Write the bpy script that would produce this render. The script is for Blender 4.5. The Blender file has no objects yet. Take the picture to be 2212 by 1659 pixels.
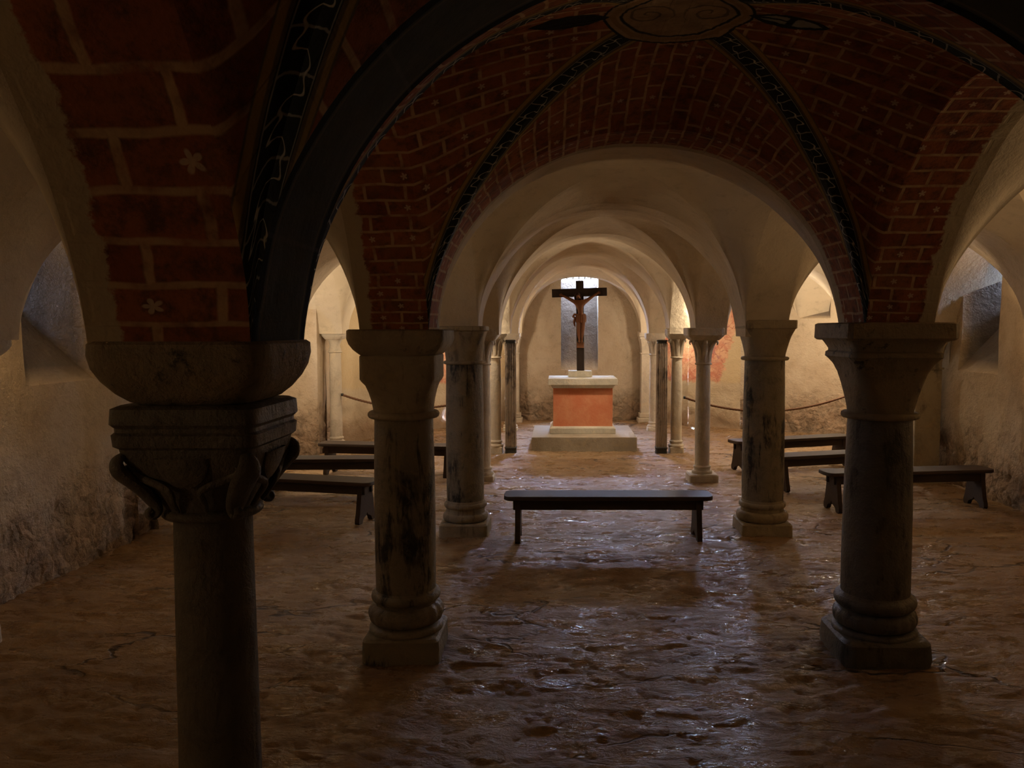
import bpy, math, random
import numpy as np
from mathutils import Vector, Matrix
C = bpy.context.scene
COL = C.collection
PI = math.pi
random.seed(4); rng = np.random.RandomState(7)

# ---------------------------------------------------------------- camera
cam = bpy.data.cameras.new('camera'); cam_o = bpy.data.objects.new('camera', cam); COL.objects.link(cam_o)
cam.sensor_width = 36.0; cam.lens = 1700 / 2212 * 36
cam_o.location = (0, 0, 1.55)
cam_o.rotation_euler = (PI / 2 - math.atan(117 / 1700), 0, 0)
cam.shift_x = -97 / 2212
cam.clip_start = 0.02
C.camera = cam_o
C.view_settings.view_transform = 'Standard'; C.view_settings.look = 'None'
C.view_settings.gamma = 1; C.view_settings.exposure = 0.0; C.view_settings.use_curve_mapping = False

# ---------------------------------------------------------------- daylight and lamps
SKY = 440.0
w = bpy.data.worlds.new('sky'); C.world = w; w.use_nodes = True
bg = w.node_tree.nodes['Background']; bg.inputs[0].default_value = (0.54, 0.68, 1.0, 1); bg.inputs[1].default_value = SKY
C.cycles.use_adaptive_sampling = True
C.cycles.max_bounces = 5; C.cycles.diffuse_bounces = 4; C.cycles.glossy_bounces = 2; C.cycles.transmission_bounces = 0
C.cycles.adaptive_threshold = 0.10; C.cycles.adaptive_min_samples = 20
C.cycles.sample_clamp_indirect = 4.0
C.cycles.use_denoising = True

def area(name, loc, target, size, power, color, spread=PI, size_y=None):
    l = bpy.data.lights.new(name, 'AREA'); l.energy = power; l.color = color; l.spread = spread
    l.size = size
    if size_y: l.shape = 'RECTANGLE'; l.size_y = size_y
    o = bpy.data.objects.new(name, l); COL.objects.link(o); o.location = loc
    d = Vector(target) - Vector(loc)
    o.rotation_euler = d.to_track_quat('-Z', 'Y').to_euler()
    return o
def portal(loc, target, sx, sy):
    o = area('daylight_opening', loc, target, sx, 1, (1, 1, 1), size_y=sy); o.data.cycles.is_portal = True; return o
WARM = (1.0, 0.66, 0.34); AMB = (1.0, 0.68, 0.37); PALE = (1.0, 0.82, 0.61)
# uplights standing on the abaci of the wall columns, a spot in the vault over the altar, and added unseen fill lamps
def point(name, loc, power, color, r=0.03):
    l = bpy.data.lights.new(name, 'POINT'); l.energy = power; l.color = color; l.shadow_soft_size = r
    o = bpy.data.objects.new(name, l); COL.objects.link(o); o.location = loc; return o
def uplight(loc, d, power, color, cone=165):
    l = bpy.data.lights.new('uplight', 'SPOT'); l.energy = power; l.color = color; l.shadow_soft_size = 0.03
    l.spot_size = math.radians(cone); l.spot_blend = 0.35
    o = bpy.data.objects.new('uplight', l); COL.objects.link(o); o.location = loc
    o.rotation_euler = Vector(d).to_track_quat('-Z', 'Y').to_euler(); return o
uplight((-2.86, 3.94, 1.58), (0.25, 0.0, 1), 27, AMB); point('unseen_lamp', (-2.86, 3.95, 1.62), 3, AMB)
uplight((3.72, 3.95, 1.60), (-0.25, 0.0, 1), 36, AMB); point('unseen_lamp', (3.72, 3.96, 1.62), 3, AMB)
uplight((3.74, 6.20, 1.60), (-0.2, 0.0, 1), 18, AMB); point('unseen_lamp', (3.74, 6.21, 1.62), 2, AMB)
uplight((3.74, 1.90, 1.60), (-0.3, 0.0, 1), 14, AMB); point('unseen_lamp', (3.74, 1.91, 1.62), 2, AMB)
point('unseen_lamp', (-2.80, 1.90, 1.60), 2.0, AMB)
point('unseen_lamp', (-2.80, -0.16, 1.60), 7, AMB)  # added out of view to brighten the front of the nearest left column
point('unseen_lamp', (-2.96, 8.28, 1.60), 46, PALE)
point('unseen_lamp', (3.70, 10.12, 1.62), 70, PALE)
point('unseen_lamp', (3.74, 9.66, 1.62), 30, PALE)
point('unseen_lamp', (-1.90, 10.40, 1.68), 14, PALE)  # added unseen fill for the rear left corner, standing on no abacus
area('vault_spot', (0.40, 9.30, 2.54), (0.36, 10.40, 0.35), 0.16, 3.6, PALE, spread=math.radians(62))
point('unseen_lamp', (1.76, 9.60, 1.80), 26, PALE)  # unseen lamp tucked behind the right pier to light the altar front, off any abacus
point('unseen_lamp', (-0.95, 9.60, 1.80), 22, PALE)  # its unseen counterpart behind the left pier, also for the altar front
point('unseen_lamp', (1.76, 12.3, 1.50), 16, PALE)  # added unseen fill that brightens the apse wall from the right
point('unseen_lamp', (-1.00, 12.3, 1.50), 16, PALE)  # the same added fill for the apse wall from the left

# ---------------------------------------------------------------- helpers
def link(o): COL.objects.link(o); return o
def mesh_obj(name, verts, faces, mat=None, parent=None, smooth=40, attrs=None):
    me = bpy.data.meshes.new(name)
    V = np.asarray(verts, dtype=np.float32)
    me.from_pydata([tuple(map(float, v)) for v in V], [], [tuple(map(int, f)) for f in faces]) if len(V) < 60000 else fast(me, V, faces)
    me.validate()
    if mat: me.materials.append(mat)
    if attrs:
        for k, a in attrs.items():
            at = me.attributes.new(k, 'FLOAT', 'POINT'); at.data.foreach_set('value', np.asarray(a, dtype=np.float32))
    if smooth:
        me.polygons.foreach_set('use_smooth', [True] * len(me.polygons))
        if smooth < 180: me.set_sharp_from_angle(angle=math.radians(smooth))
    me.update()
    o = bpy.data.objects.new(name, me); link(o)
    if parent: o.parent = parent
    return o
def fast(me, V, faces):
    F = np.asarray(faces, dtype=np.int32); k = F.shape[1]
    me.vertices.add(len(V)); me.vertices.foreach_set('co', V.ravel())
    me.loops.add(F.size); me.loops.foreach_set('vertex_index', F.ravel())
    me.polygons.add(len(F)); me.polygons.foreach_set('loop_start', np.arange(0, F.size, k, dtype=np.int32))
    me.update(calc_edges=True)
def structure(o): o['kind'] = 'structure'; return o
def thing(name, label, cat, loc=(0, 0, 0), rz=0, group=None):
    o = bpy.data.objects.new(name, None); link(o); o.empty_display_size = 0.1
    o.location = loc; o.rotation_euler = (0, 0, rz); o['label'] = label; o['category'] = cat; o['kind'] = 'thing'
    if group: o['group'] = group
    return o
def copy_tree(o, parent=None):
    c = o.copy(); COL.objects.link(c); c.parent = parent
    for ch in [x for x in COL.objects if x.parent == o]: copy_tree(ch, c)
    return c

class MB:
    def __init__(s): s.v = []; s.f = []
    def add(s, v, f):
        n = len(s.v); s.v += [tuple(p) for p in v]; s.f += [tuple(i + n for i in q) for q in f]; return s
    def loft(s, secs, n=56, cx=0, cy=0, caps=True, aspect=1.0):
        """secs: (z, half, exponent[, lobes, depth]) rings from top to bottom or bottom to top"""
        v = []; f = []
        for sc in secs:
            z, h, e = sc[:3]; lob, dep = (sc[3], sc[4]) if len(sc) > 3 else (0, 0)
            for i in range(n):
                t = 2 * PI * i / n + PI / n
                c, q = math.cos(t), math.sin(t)
                r = h / ((abs(c) ** e + abs(q) ** e) ** (1.0 / e))
                if lob: r *= 1 + dep * (abs(math.sin(lob * t / 2)) - 0.5)
                v.append((cx + r * c, cy + r * q * aspect, z))
        m = len(secs)
        for k in range(m - 1):
            for i in range(n):
                j = (i + 1) % n
                f.append((k * n + i, k * n + j, (k + 1) * n + j, (k + 1) * n + i))
        if secs[0][0] > secs[-1][0]: f = [q[::-1] for q in f]
        if caps:
            f.append(tuple(range(n)) if secs[0][0] > secs[-1][0] else tuple(range(n))[::-1])
            b = (m - 1) * n
            f.append(tuple(b + i for i in range(n))[::-1] if secs[0][0] > secs[-1][0] else tuple(b + i for i in range(n)))
        return s.add(v, f)
    def box(s, x0, x1, y0, y1, z0, z1, b=0.0):
        if b <= 0:
            v = [(x, y, z) for z in (z0, z1) for x, y in ((x0, y0), (x1, y0), (x1, y1), (x0, y1))]
            return s.add(v, [(0, 3, 2, 1), (4, 5, 6, 7), (0, 1, 5, 4), (1, 2, 6, 5), (2, 3, 7, 6), (3, 0, 4, 7)])
        def ring(i, z): # bevelled corner octagon
            return [(x0 + i + b, y0 + i, z), (x1 - i - b, y0 + i, z), (x1 - i, y0 + i + b, z), (x1 - i, y1 - i - b, z),
                    (x1 - i - b, y1 - i, z), (x0 + i + b, y1 - i, z), (x0 + i, y1 - i - b, z), (x0 + i, y0 + i + b, z)]
        R = [ring(b, z0), ring(0, z0 + b), ring(0, z1 - b), ring(b, z1)]
        v = sum(R, []); f = []
        for k in range(3):
            for i in range(8):
                j = (i + 1) % 8; f.append((k * 8 + i, k * 8 + j, k * 8 + 8 + j, k * 8 + 8 + i))
        f.append(tuple(range(8))[::-1]); f.append(tuple(24 + i for i in range(8)))
        return s.add(v, f)
    def prism(s, outline, axis, a, b):
        """outline in the two other axes, extruded along axis from a to b"""
        n = len(outline)
        def P(p, t): return {'x': (t, p[0], p[1]), 'y': (p[0], t, p[1]), 'z': (p[0], p[1], t)}[axis]
        v = [P(p, a) for p in outline] + [P(p, b) for p in outline]
        f = [tuple(range(n)), tuple(range(n, 2 * n))[::-1]] + [(i, i + n, (i + 1) % n + n, (i + 1) % n) for i in range(n)]
        return s.add(v, f)
    def tube(s, path, rad, n=10, up=(0, 0, 1), flat=1.0, lobes=0, ldep=0, twist=0.0):
        P = [Vector(p) for p in path]; m = len(P)
        if not hasattr(rad, '__len__'): rad = [rad] * m
        v = []; f = []; U = Vector(up); dist = 0
        for k in range(m):
            T = (P[min(k + 1, m - 1)] - P[max(k - 1, 0)]).normalized()
            if k: dist += (P[k] - P[k - 1]).length
            A = T.cross(U)
            if A.length < 1e-4: A = T.cross(Vector((1, 0, 0)))
            A.normalize(); B = A.cross(T).normalized()
            for i in range(n):
                t = 2 * PI * i / n; r = rad[k]
                if lobes: r *= 1 + ldep * math.cos(lobes * (t + twist * dist))
                v.append(P[k] + A * (r * math.cos(t)) + B * (r * flat * math.sin(t)))
        for k in range(m - 1):
            for i in range(n):
                j = (i + 1) % n; f.append((k * n + i, k * n + j, (k + 1) * n + j, (k + 1) * n + i))
        f.append(tuple(range(n))[::-1]); f.append(tuple((m - 1) * n + i for i in range(n)))
        return s.add(v, f)
    def build(s, name, mat, parent=None, smooth=38):
        return mesh_obj(name, s.v, s.f, mat, parent, smooth)

def smooth(P, R, k=5):
    P = [Vector(p) for p in P]; n = len(P); op = []; orr = []
    for i in range(n - 1):
        a, b, c, d = P[max(i - 1, 0)], P[i], P[i + 1], P[min(i + 2, n - 1)]
        for q in range(k):
            t = q / k
            op.append(0.5 * ((2 * b) + (c - a) * t + (2 * a - 5 * b + 4 * c - d) * t * t + (3 * b - a - 3 * c + d) * t ** 3)); orr.append(R[i] + (R[i + 1] - R[i]) * t)
    op.append(P[-1]); orr.append(R[-1]); return op, orr
def vnoise(x, y, seed=0):
    """smooth value noise on numpy arrays, -1..1"""
    x = np.asarray(x, float); y = np.asarray(y, float)
    xi = np.floor(x).astype(np.int64); yi = np.floor(y).astype(np.int64); xf = x - xi; yf = y - yi
    def h(a, b):
        n = (a * 374761393 + b * 668265263 + seed * 974634777) & 0xffffffff
        n = ((n ^ (n >> 13)) * 1274126177) & 0xffffffff
        return ((n ^ (n >> 16)) & 0xffff) / 32767.5 - 1
    u = xf * xf * (3 - 2 * xf); v = yf * yf * (3 - 2 * yf)
    return (h(xi, yi) * (1 - u) + h(xi + 1, yi) * u) * (1 - v) + (h(xi, yi + 1) * (1 - u) + h(xi + 1, yi + 1) * u) * v
def fbm(x, y, oct=4, seed=0):
    r = 0; a = 1; t = 0
    for k in range(oct): r = r + a * vnoise(x * 2 ** k, y * 2 ** k, seed + k); t += a; a *= 0.5
    return r / t

# ---------------------------------------------------------------- node expressions
class X:
    def __init__(s, nt, sock): s.nt = nt; s.s = sock
    def _m(s, op, b=None, c=None):
        n = s.nt.nodes.new('ShaderNodeMath'); n.operation = op
        for i, q in enumerate((s, b, c)):
            if q is None: continue
            if isinstance(q, X): s.nt.links.new(q.s, n.inputs[i])
            else: n.inputs[i].default_value = q
        return X(s.nt, n.outputs[0])
    def __add__(s, b): return s._m('ADD', b)
    __radd__ = __add__
    def __sub__(s, b): return s._m('SUBTRACT', b)
    def __rsub__(s, b): return (s * -1) + b
    def __mul__(s, b): return s._m('MULTIPLY', b)
    __rmul__ = __mul__
    def __truediv__(s, b): return s._m('DIVIDE', b)
    def abs(s): return s._m('ABSOLUTE')
    def floor(s): return s._m('FLOOR')
    def frac(s): return s._m('FRACT')
    def sin(s): return s._m('SINE')
    def sqrt(s): return s._m('SQRT')
    def pow(s, b): return s._m('POWER', b)
    def mod(s, b): return s._m('FLOORED_MODULO', b)
    def atan2(s, b): return s._m('ARCTAN2', b)
    def min(s, b): return s._m('MINIMUM', b)
    def max(s, b): return s._m('MAXIMUM', b)
    def lt(s, b, soft=0.002):   # 1 where s<b
        return ss(s, b + soft, b - soft) if not isinstance(b, X) else ss(s - b, soft, -soft)
    def gt(s, b, soft=0.002): return ss(s, b - soft, b + soft) if not isinstance(b, X) else ss(s - b, -soft, soft)
def ss(x, a, b):
    n = x.nt.nodes.new('ShaderNodeMapRange'); n.interpolation_type = 'SMOOTHSTEP'; n.clamp = True
    x.nt.links.new(x.s, n.inputs['Value']); n.inputs['From Min'].default_value = a; n.inputs['From Max'].default_value = b
    n.inputs['To Min'].default_value = 0; n.inputs['To Max'].default_value = 1
    if a > b:
        n.inputs['From Min'].default_value = b; n.inputs['From Max'].default_value = a
        n.inputs['To Min'].default_value = 1; n.inputs['To Max'].default_value = 0
    return X(x.nt, n.outputs[0])
class Mat:
    def __init__(s, name, rough=0.85, spec=0.3):
        s.m = bpy.data.materials.new(name); s.m.use_nodes = True; s.nt = s.m.node_tree
        s.b = s.nt.nodes['Principled BSDF']; s.b.inputs['Roughness'].default_value = rough
        s.b.inputs['Specular IOR Level'].default_value = spec
        g = s.nt.nodes.new('ShaderNodeNewGeometry'); s.pos = g.outputs['Position']
        tc = s.nt.nodes.new('ShaderNodeTexCoord'); s.obj = tc.outputs['Object']
    def link(s, a, b): s.nt.links.new(a.s if isinstance(a, X) else a, b)
    def xyz(s, sock=None):
        n = s.nt.nodes.new('ShaderNodeSeparateXYZ'); s.link(sock or s.pos, n.inputs[0]); return [X(s.nt, o) for o in n.outputs]
    def vec(s, x, y, z=0.0):
        n = s.nt.nodes.new('ShaderNodeCombineXYZ')
        for i, q in enumerate((x, y, z)):
            if isinstance(q, X): s.link(q, n.inputs[i])
            else: n.inputs[i].default_value = q
        return n.outputs[0]
    def attr(s, name):
        n = s.nt.nodes.new('ShaderNodeAttribute'); n.attribute_name = name; return X(s.nt, n.outputs['Fac'])
    def scaled(s, sc, sock=None):
        n = s.nt.nodes.new('ShaderNodeVectorMath'); n.operation = 'MULTIPLY'; s.link(sock or s.pos, n.inputs[0]); n.inputs[1].default_value = sc; return n.outputs[0]
    def noise(s, scale, detail=5, rough=0.6, vec=None, dist=0.0):
        n = s.nt.nodes.new('ShaderNodeTexNoise'); n.inputs['Scale'].default_value = scale; n.inputs['Detail'].default_value = detail
        n.inputs['Roughness'].default_value = rough; n.inputs['Distortion'].default_value = dist
        s.link(vec or s.pos, n.inputs['Vector']); return X(s.nt, n.outputs[0])
    def white(s, vec):
        n = s.nt.nodes.new('ShaderNodeTexWhiteNoise'); n.noise_dimensions = '3D'; s.link(vec, n.inputs['Vector']); return X(s.nt, n.outputs['Value'])
    def voro(s, scale, vec=None, feature='DISTANCE_TO_EDGE', rnd=1.0):
        n = s.nt.nodes.new('ShaderNodeTexVoronoi'); n.feature = feature; n.inputs['Scale'].default_value = scale
        n.inputs['Randomness'].default_value = rnd
        s.link(vec or s.pos, n.inputs['Vector']); return X(s.nt, n.outputs['Distance'])
    def mix(s, f, a, b):
        n = s.nt.nodes.new('ShaderNodeMix'); n.data_type = 'RGBA'
        if isinstance(f, X): s.link(f, n.inputs[0])
        else: n.inputs[0].default_value = f
        for q, i in ((a, 6), (b, 7)):
            if isinstance(q, tuple): n.inputs[i].default_value = (*q, 1)
            else: s.link(q, n.inputs[i])
        return n.outputs[2]
    def color(s, c):
        if isinstance(c, tuple): s.b.inputs['Base Color'].default_value = (*c, 1)
        else: s.link(c, s.b.inputs['Base Color'])
    def bump(s, h, dist=0.01, strength=1.0):
        n = s.nt.nodes.new('ShaderNodeBump'); n.inputs['Distance'].default_value = dist; n.inputs['Strength'].default_value = strength
        s.link(h, n.inputs['Height']); s.link(n.outputs[0], s.b.inputs['Normal'])
    def rough(s, r): s.link(r, s.b.inputs['Roughness'])

def warp(m, scale, amt, sock=None):
    n = m.nt.nodes.new('ShaderNodeTexNoise'); n.inputs['Scale'].default_value = scale; n.inputs['Detail'].default_value = 3
    m.link(sock or m.pos, n.inputs['Vector'])
    a = m.nt.nodes.new('ShaderNodeVectorMath'); a.operation = 'MULTIPLY_ADD'
    m.link(n.outputs['Color'], a.inputs[0]); a.inputs[1].default_value = (amt, amt, amt); m.link(sock or m.pos, a.inputs[2])
    return a.outputs[0]

def plaster(name, base, dark, low=None, stain=0.5, bump=0.012):
    m = Mat(name, 0.9, 0.15)
    n1 = m.noise(1.3, 6, 0.65, dist=0.6); n2 = m.noise(9, 6, 0.7); n3 = m.noise(60, 3, 0.6)
    c = m.mix(ss(n1, 0.35, 0.72) * stain, base, dark)
    c = m.mix(ss(n2, 0.5, 0.85) * 0.55, c, tuple(k * 0.55 for k in dark))
    spots = ss(m.noise(26, 4, 0.75), 0.66, 0.74)
    c = m.mix(spots * 0.45, c, tuple(k * 0.35 for k in dark))
    if low:
        nic = m.attr('nic'); c = m.mix(nic * 0.85, c, (0.155, 0.135, 0.12))  # shade put into the colour: niche reveals darkened against the strong window light
        z = m.xyz()[2]
        msk = ss(z + (m.noise(3.0, 5, 0.7) - 0.5) * 0.9, 0.75, 0.2)
        lc = m.mix(ss(m.noise(7, 6, 0.7, dist=1.0), 0.42, 0.62), low, tuple(k * 0.42 for k in low))
        c = m.mix(msk * 0.8, c, lc)
    m.color(c)
    hgt = n2 * 1.0 + n3 * 0.22 + m.noise(2.6, 3, 0.5) * 2.0
    if low: hgt = hgt + msk * m.voro(7.5, vec=warp(m, 4.0, 0.25)) * 2.6 + msk * n2 * 1.5
    m.bump(hgt, bump)
    return m.m
M = {}
M['cream'] = plaster('cream_plaster', (0.64, 0.545, 0.40), (0.47, 0.38, 0.26), stain=0.5, bump=0.008)
M['wall'] = plaster('wall_plaster', (0.59, 0.49, 0.355), (0.42, 0.31, 0.20), low=(0.40, 0.27, 0.17), stain=0.7, bump=0.022)
M['ochre'] = plaster('ochre_plaster', (0.36, 0.27, 0.15), (0.22, 0.16, 0.09), stain=0.8)

def stone(name, base, dark, amt=0.5, streak=True, rough=0.75, bump=0.006):
    m = Mat(name, rough, 0.3)
    st = m.noise(1.0, 6, 0.72, vec=m.scaled((13, 13, 2.6)), dist=0.4)
    n2 = m.noise(22, 5, 0.65); n3 = m.noise(3.0, 4, 0.6)
    c = m.mix(ss(n3, 0.35, 0.7) * 0.6, base, tuple(k * 0.68 for k in base))
    msk = ss(st + (n3 - 0.5) * 0.7, 0.62 - 0.12 * amt, 0.72 - 0.08 * amt) if streak else ss(n2 + (n3 - 0.5) * 0.6, 0.58, 0.72)
    c = m.mix(msk * min(1, amt * 1.2), c, dark)
    c = m.mix(ss(n2, 0.62, 0.75) * 0.35, c, tuple(min(1, k * 1.5) for k in base))
    bl = m.noise(8.5, 6, 0.75, dist=0.5)
    c = m.mix(ss(bl, 0.50, 0.62) * 0.45 * min(1, amt + 0.2), c, tuple(k * 0.45 for k in base))
    c = m.mix(ss(m.noise(5.5, 5, 0.7, dist=0.8), 0.54, 0.66) * 0.35, c, (base[0] * 1.25, base[1] * 1.12, base[2] * 0.85))
    m.color(c); m.bump(n2 * 1.6 + st * 0.8 + bl * 1.2, bump)
    return m.m
M['stone_dark'] = stone('dark_patinated_stone', (0.17, 0.148, 0.11), (0.03, 0.028, 0.024), 0.6, rough=0.5)
M['stone_cap'] = stone('weathered_capital_stone', (0.33, 0.26, 0.16), (0.05, 0.042, 0.032), 0.9, streak=False)
M['stone_grey'] = stone('stained_grey_stone', (0.27, 0.225, 0.15), (0.03, 0.027, 0.022), 1.0, rough=0.55)
M['stone_tan'] = stone('tan_limestone', (0.40, 0.33, 0.22), (0.07, 0.055, 0.04), 0.45)
M['stone_pale'] = stone('pale_limestone', (0.60, 0.52, 0.40), (0.30, 0.21, 0.13), 0.25)
M['stone_white'] = stone('whitish_limestone', (0.70, 0.63, 0.51), (0.42, 0.33, 0.22), 0.3)
M['stone_black'] = stone('blackened_stone', (0.05, 0.045, 0.036), (0.012, 0.011, 0.010), 0.6, streak=False)
M['marble_streak'] = stone('streaked_brown_marble', (0.27, 0.205, 0.15), (0.05, 0.035, 0.028), 0.85, rough=0.45)
M['slab'] = stone('altar_limestone', (0.66, 0.60, 0.47), (0.45, 0.36, 0.24), 0.2, streak=False)
M['step'] = stone('altar_step_stone', (0.40, 0.34, 0.25), (0.30, 0.24, 0.16), 0.3, streak=False, rough=0.35)

m = Mat('orange_altar_plaster', 0.85, 0.2)
m.color(m.mix(ss(m.noise(5, 5, 0.65), 0.3, 0.75), (0.62, 0.20, 0.095), (0.70, 0.31, 0.16))); m.bump(m.noise(30, 4), 0.004); M['orange'] = m.m
m = Mat('dark_bench_wood', 0.6, 0.25)
g = m.noise(1.0, 5, 0.6, vec=m.scaled((4, 60, 60), m.obj))
m.color(m.mix(g, (0.030, 0.019, 0.012), (0.062, 0.038, 0.022))); m.bump(g, 0.002); M['bench'] = m.m
m = Mat('dark_cross_wood', 0.5, 0.3)
g = m.noise(1.0, 5, 0.6, vec=m.scaled((50, 50, 6)))
m.color(m.mix(g, (0.020, 0.013, 0.010), (0.045, 0.028, 0.020))); m.bump(g, 0.002); M['cross'] = m.m
m = Mat('carved_brown_wood', 0.55, 0.3)
m.color(m.mix(m.noise(25, 4), (0.17, 0.065, 0.028), (0.27, 0.115, 0.052))); m.bump(m.noise(80, 3), 0.001); M['figure'] = m.m
m = Mat('dark_carved_hair', 0.6, 0.2); m.color((0.035, 0.016, 0.009)); M['hair'] = m.m
m = Mat('brown_rope', 0.8, 0.2); m.color(m.mix(m.noise(90, 3), (0.10, 0.045, 0.022), (0.19, 0.10, 0.055))); M['rope'] = m.m
m = Mat('black_iron', 0.5, 0.4); m.color((0.012, 0.012, 0.012)); M['iron'] = m.m
m = Mat('dark_painted_plaster', 0.9, 0.1)
x, y, z = m.xyz()
c = m.mix(ss(m.noise(2.5, 6, 0.7), 0.35, 0.7), (0.085, 0.088, 0.078), (0.055, 0.056, 0.05))
eb = m.attr('eb')
c = m.mix(eb.lt(0.028, 0.003), c, (0.008, 0.009, 0.009))
c = m.mix((eb - 0.04).abs().lt(0.004, 0.002) * 0.7, c, (0.13, 0.11, 0.08))
jn = ((m.attr('ub') / 0.42).frac() - 0.5).abs().gt(0.488, 0.005)
c = m.mix(jn * 0.3, c, (0.12, 0.11, 0.10))
m.color(c); m.bump(m.noise(9, 5), 0.008); M['darkpaint'] = m.m

# painted vault: red brickwork with rosettes, dark ribs with a white wavy line, medallion at the crown
m = Mat('painted_brick_vault', 0.88, 0.15)
x, y, z = m.xyz()
wn = (m.noise(7, 4, 0.6) - 0.5)
ua = m.attr('ua') + wn * 0.018; ub = m.attr('ub') + (m.noise(5.0, 3, 0.5) - 0.5) * 0.022
gd0 = m.attr('gd'); gd = gd0 + wn * 0.008; gs = m.attr('gs'); eb = m.attr('eb')
side = m.attr('side'); gm = m.attr('gm')
HB = 0.068; WB = 0.168
row = (ub / HB).floor(); off = row.mod(2.0) * 0.5
cu = ua / WB + off; cell = cu.floor()
rnd = m.white(m.vec(cell, row, side)); rnd2 = m.white(m.vec(cell, row, side + 5.0))
lx = (cu.frac() - 0.5) * WB; ly = ((ub / HB).frac() - 0.5) * HB
mort = ((lx.abs() - (WB / 2 - 0.0065)).max(ly.abs() - (HB / 2 - 0.0055))).gt(0.0, 0.0022)
brick = m.mix(rnd, (0.24, 0.070, 0.030), (0.37, 0.130, 0.052))
brick = m.mix(ss(m.noise(16, 6, 0.75), 0.42, 0.68) * 0.8, brick, (0.08, 0.042, 0.028))
brick = m.mix(ss(m.noise(4.5, 4, 0.6), 0.5, 0.8) * 0.7, brick, (0.28, 0.14, 0.06))
c = m.mix(mort * ss(m.noise(12, 4, 0.6), 0.25, 0.6), brick, (0.50, 0.33, 0.18))
rr = (lx * lx + ly * ly).sqrt(); th = ly.atan2(lx)
flw = (rr - (th * 2.5).sin().abs() * 0.010).lt(0.0045, 0.0018) * rnd2.gt(0.62, 0.01)
c = m.mix(flw * 0.75, c, (0.60, 0.46, 0.32))
# broken plaster border at the side arches
jag = eb + (m.noise(14, 5, 0.75) - 0.5) * 0.09
c = m.mix(jag.lt(0.035, 0.006) * side, c, (0.46, 0.37, 0.24))
# yellow stripe and dark rib
ad = gd.abs()
c = m.mix(ad.lt(0.098, 0.003), c, (0.15, 0.11, 0.06))
c = m.mix((ad - 0.080).abs().lt(0.010, 0.003) * gd.gt(0) , c, (0.34, 0.22, 0.07))
c = m.mix((ad - 0.080).abs().lt(0.012, 0.003) * gd.lt(0) * 1.0, c, (0.38, 0.24, 0.07))
c = m.mix(ad.lt(0.056, 0.002), c, (0.022, 0.026, 0.024))
ph = gs * (2 * PI / 0.15)
wv = ph.sin() * 0.030 + (ph * 3.0 + 0.6).sin() * 0.012 + wn * 0.035
c = m.mix((gd0 - wv).abs().lt(0.0034, 0.0016), c, (0.55, 0.54, 0.46))
net = (((gs + ad * 0.5 + wn * 0.05) / 0.075).frac() - 0.5).abs().lt(0.035, 0.018) * ad.lt(0.05, 0.002)
c = m.mix(net * 0.6, c, (0.50, 0.49, 0.42))
c = m.mix((ad - 0.050).abs().lt(0.002, 0.0015) * 0.8, c, (0.40, 0.40, 0.33))
# medallion and pointed painted leaves
CX, CY = 0.405, 2.685
wm = m.noise(6.0, 4, 0.65) - 0.5
dx = x - CX + wm * 0.05; dy = y - CY + wm * 0.07
an = dy.atan2(dx)
r = ((dx * dx) + (dy * dy)).sqrt() + (an * 2.0).sin().abs() * 0.022 + wn * 0.012
med = m.mix(ss(m.noise(11, 5, 0.6), 0.35, 0.7), (0.42, 0.29, 0.16), (0.27, 0.18, 0.10))
spx = dx.abs() - 0.10; spr = ((spx * spx) + (dy * dy)).sqrt(); spa = dy.atan2(spx)
spi = ((spr * (2 * PI / 0.048)) + spa).sin()
med = m.mix(spi.gt(0.80, 0.15) * spr.lt(0.085, 0.006) * 0.6, med, (0.035, 0.032, 0.026))
med = m.mix((r - 0.195).abs().lt(0.006, 0.003), med, (0.03, 0.03, 0.026))
med = m.mix((r - 0.22).abs().lt(0.010, 0.003), med, (0.30, 0.19, 0.085))
c = m.mix(r.lt(0.255, 0.002) * gm, c, (0.022, 0.021, 0.018))
c = m.mix(r.lt(0.245, 0.002) * gm, c, med)
lfx = (dx.abs() - 0.365) / 0.135; lfy = dy / 0.05
lf = lfx * lfx + lfy.abs()
c = m.mix(lf.lt(1.0, 0.03) * gm, c, (0.020, 0.020, 0.018))
pane = ((dx.abs() - 0.37).abs().gt(0.012, 0.003)) * (dy.abs().gt(0.006, 0.002).max(dx.abs().gt(0.382, 0.002)))
c = m.mix(lf.lt(0.62, 0.04) * pane * gm * dx.gt(0, 0.01), c, (0.30, 0.30, 0.25))
m.color(c); m.bump(m.noise(10, 5, 0.6) + m.noise(2.6, 3, 0.5) * 1.5 + mort * 0.1, 0.010); M['painted'] = m.m

# fresco plaster on the rear walls
m = Mat('frescoed_plaster', 0.88, 0.15)
x, y, z = m.xyz()
n1 = m.noise(2.2, 6, 0.7, dist=0.8); n2 = m.noise(9, 6, 0.7); n4 = m.noise(5, 5, 0.65, dist=1.2)
base = m.mix(ss(n1, 0.35, 0.7) * 0.5, (0.60, 0.50, 0.35), (0.45, 0.34, 0.21))
red = m.mix(ss(n4, 0.35, 0.62), (0.56, 0.22, 0.14), (0.70, 0.42, 0.26))
red = m.mix(ss(n2, 0.55, 0.75) * 0.6, red, (0.62, 0.50, 0.28))
red = m.mix(ss(m.noise(3.1, 5, 0.7, dist=1.5), 0.56, 0.64) * 0.8, red, (0.40, 0.17, 0.16))
vine = m.voro(6.0, vec=warp(m, 3.0, 0.4))
red = m.mix(vine.lt(0.018, 0.01) * 0.6, red, (0.30, 0.07, 0.04))
fx = m.attr('fx')
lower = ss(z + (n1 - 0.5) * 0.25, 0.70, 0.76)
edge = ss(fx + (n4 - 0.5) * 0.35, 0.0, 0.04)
c = m.mix(lower * edge, m.mix(lower * 0.6, base, (0.60, 0.45, 0.24)), red)
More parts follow.
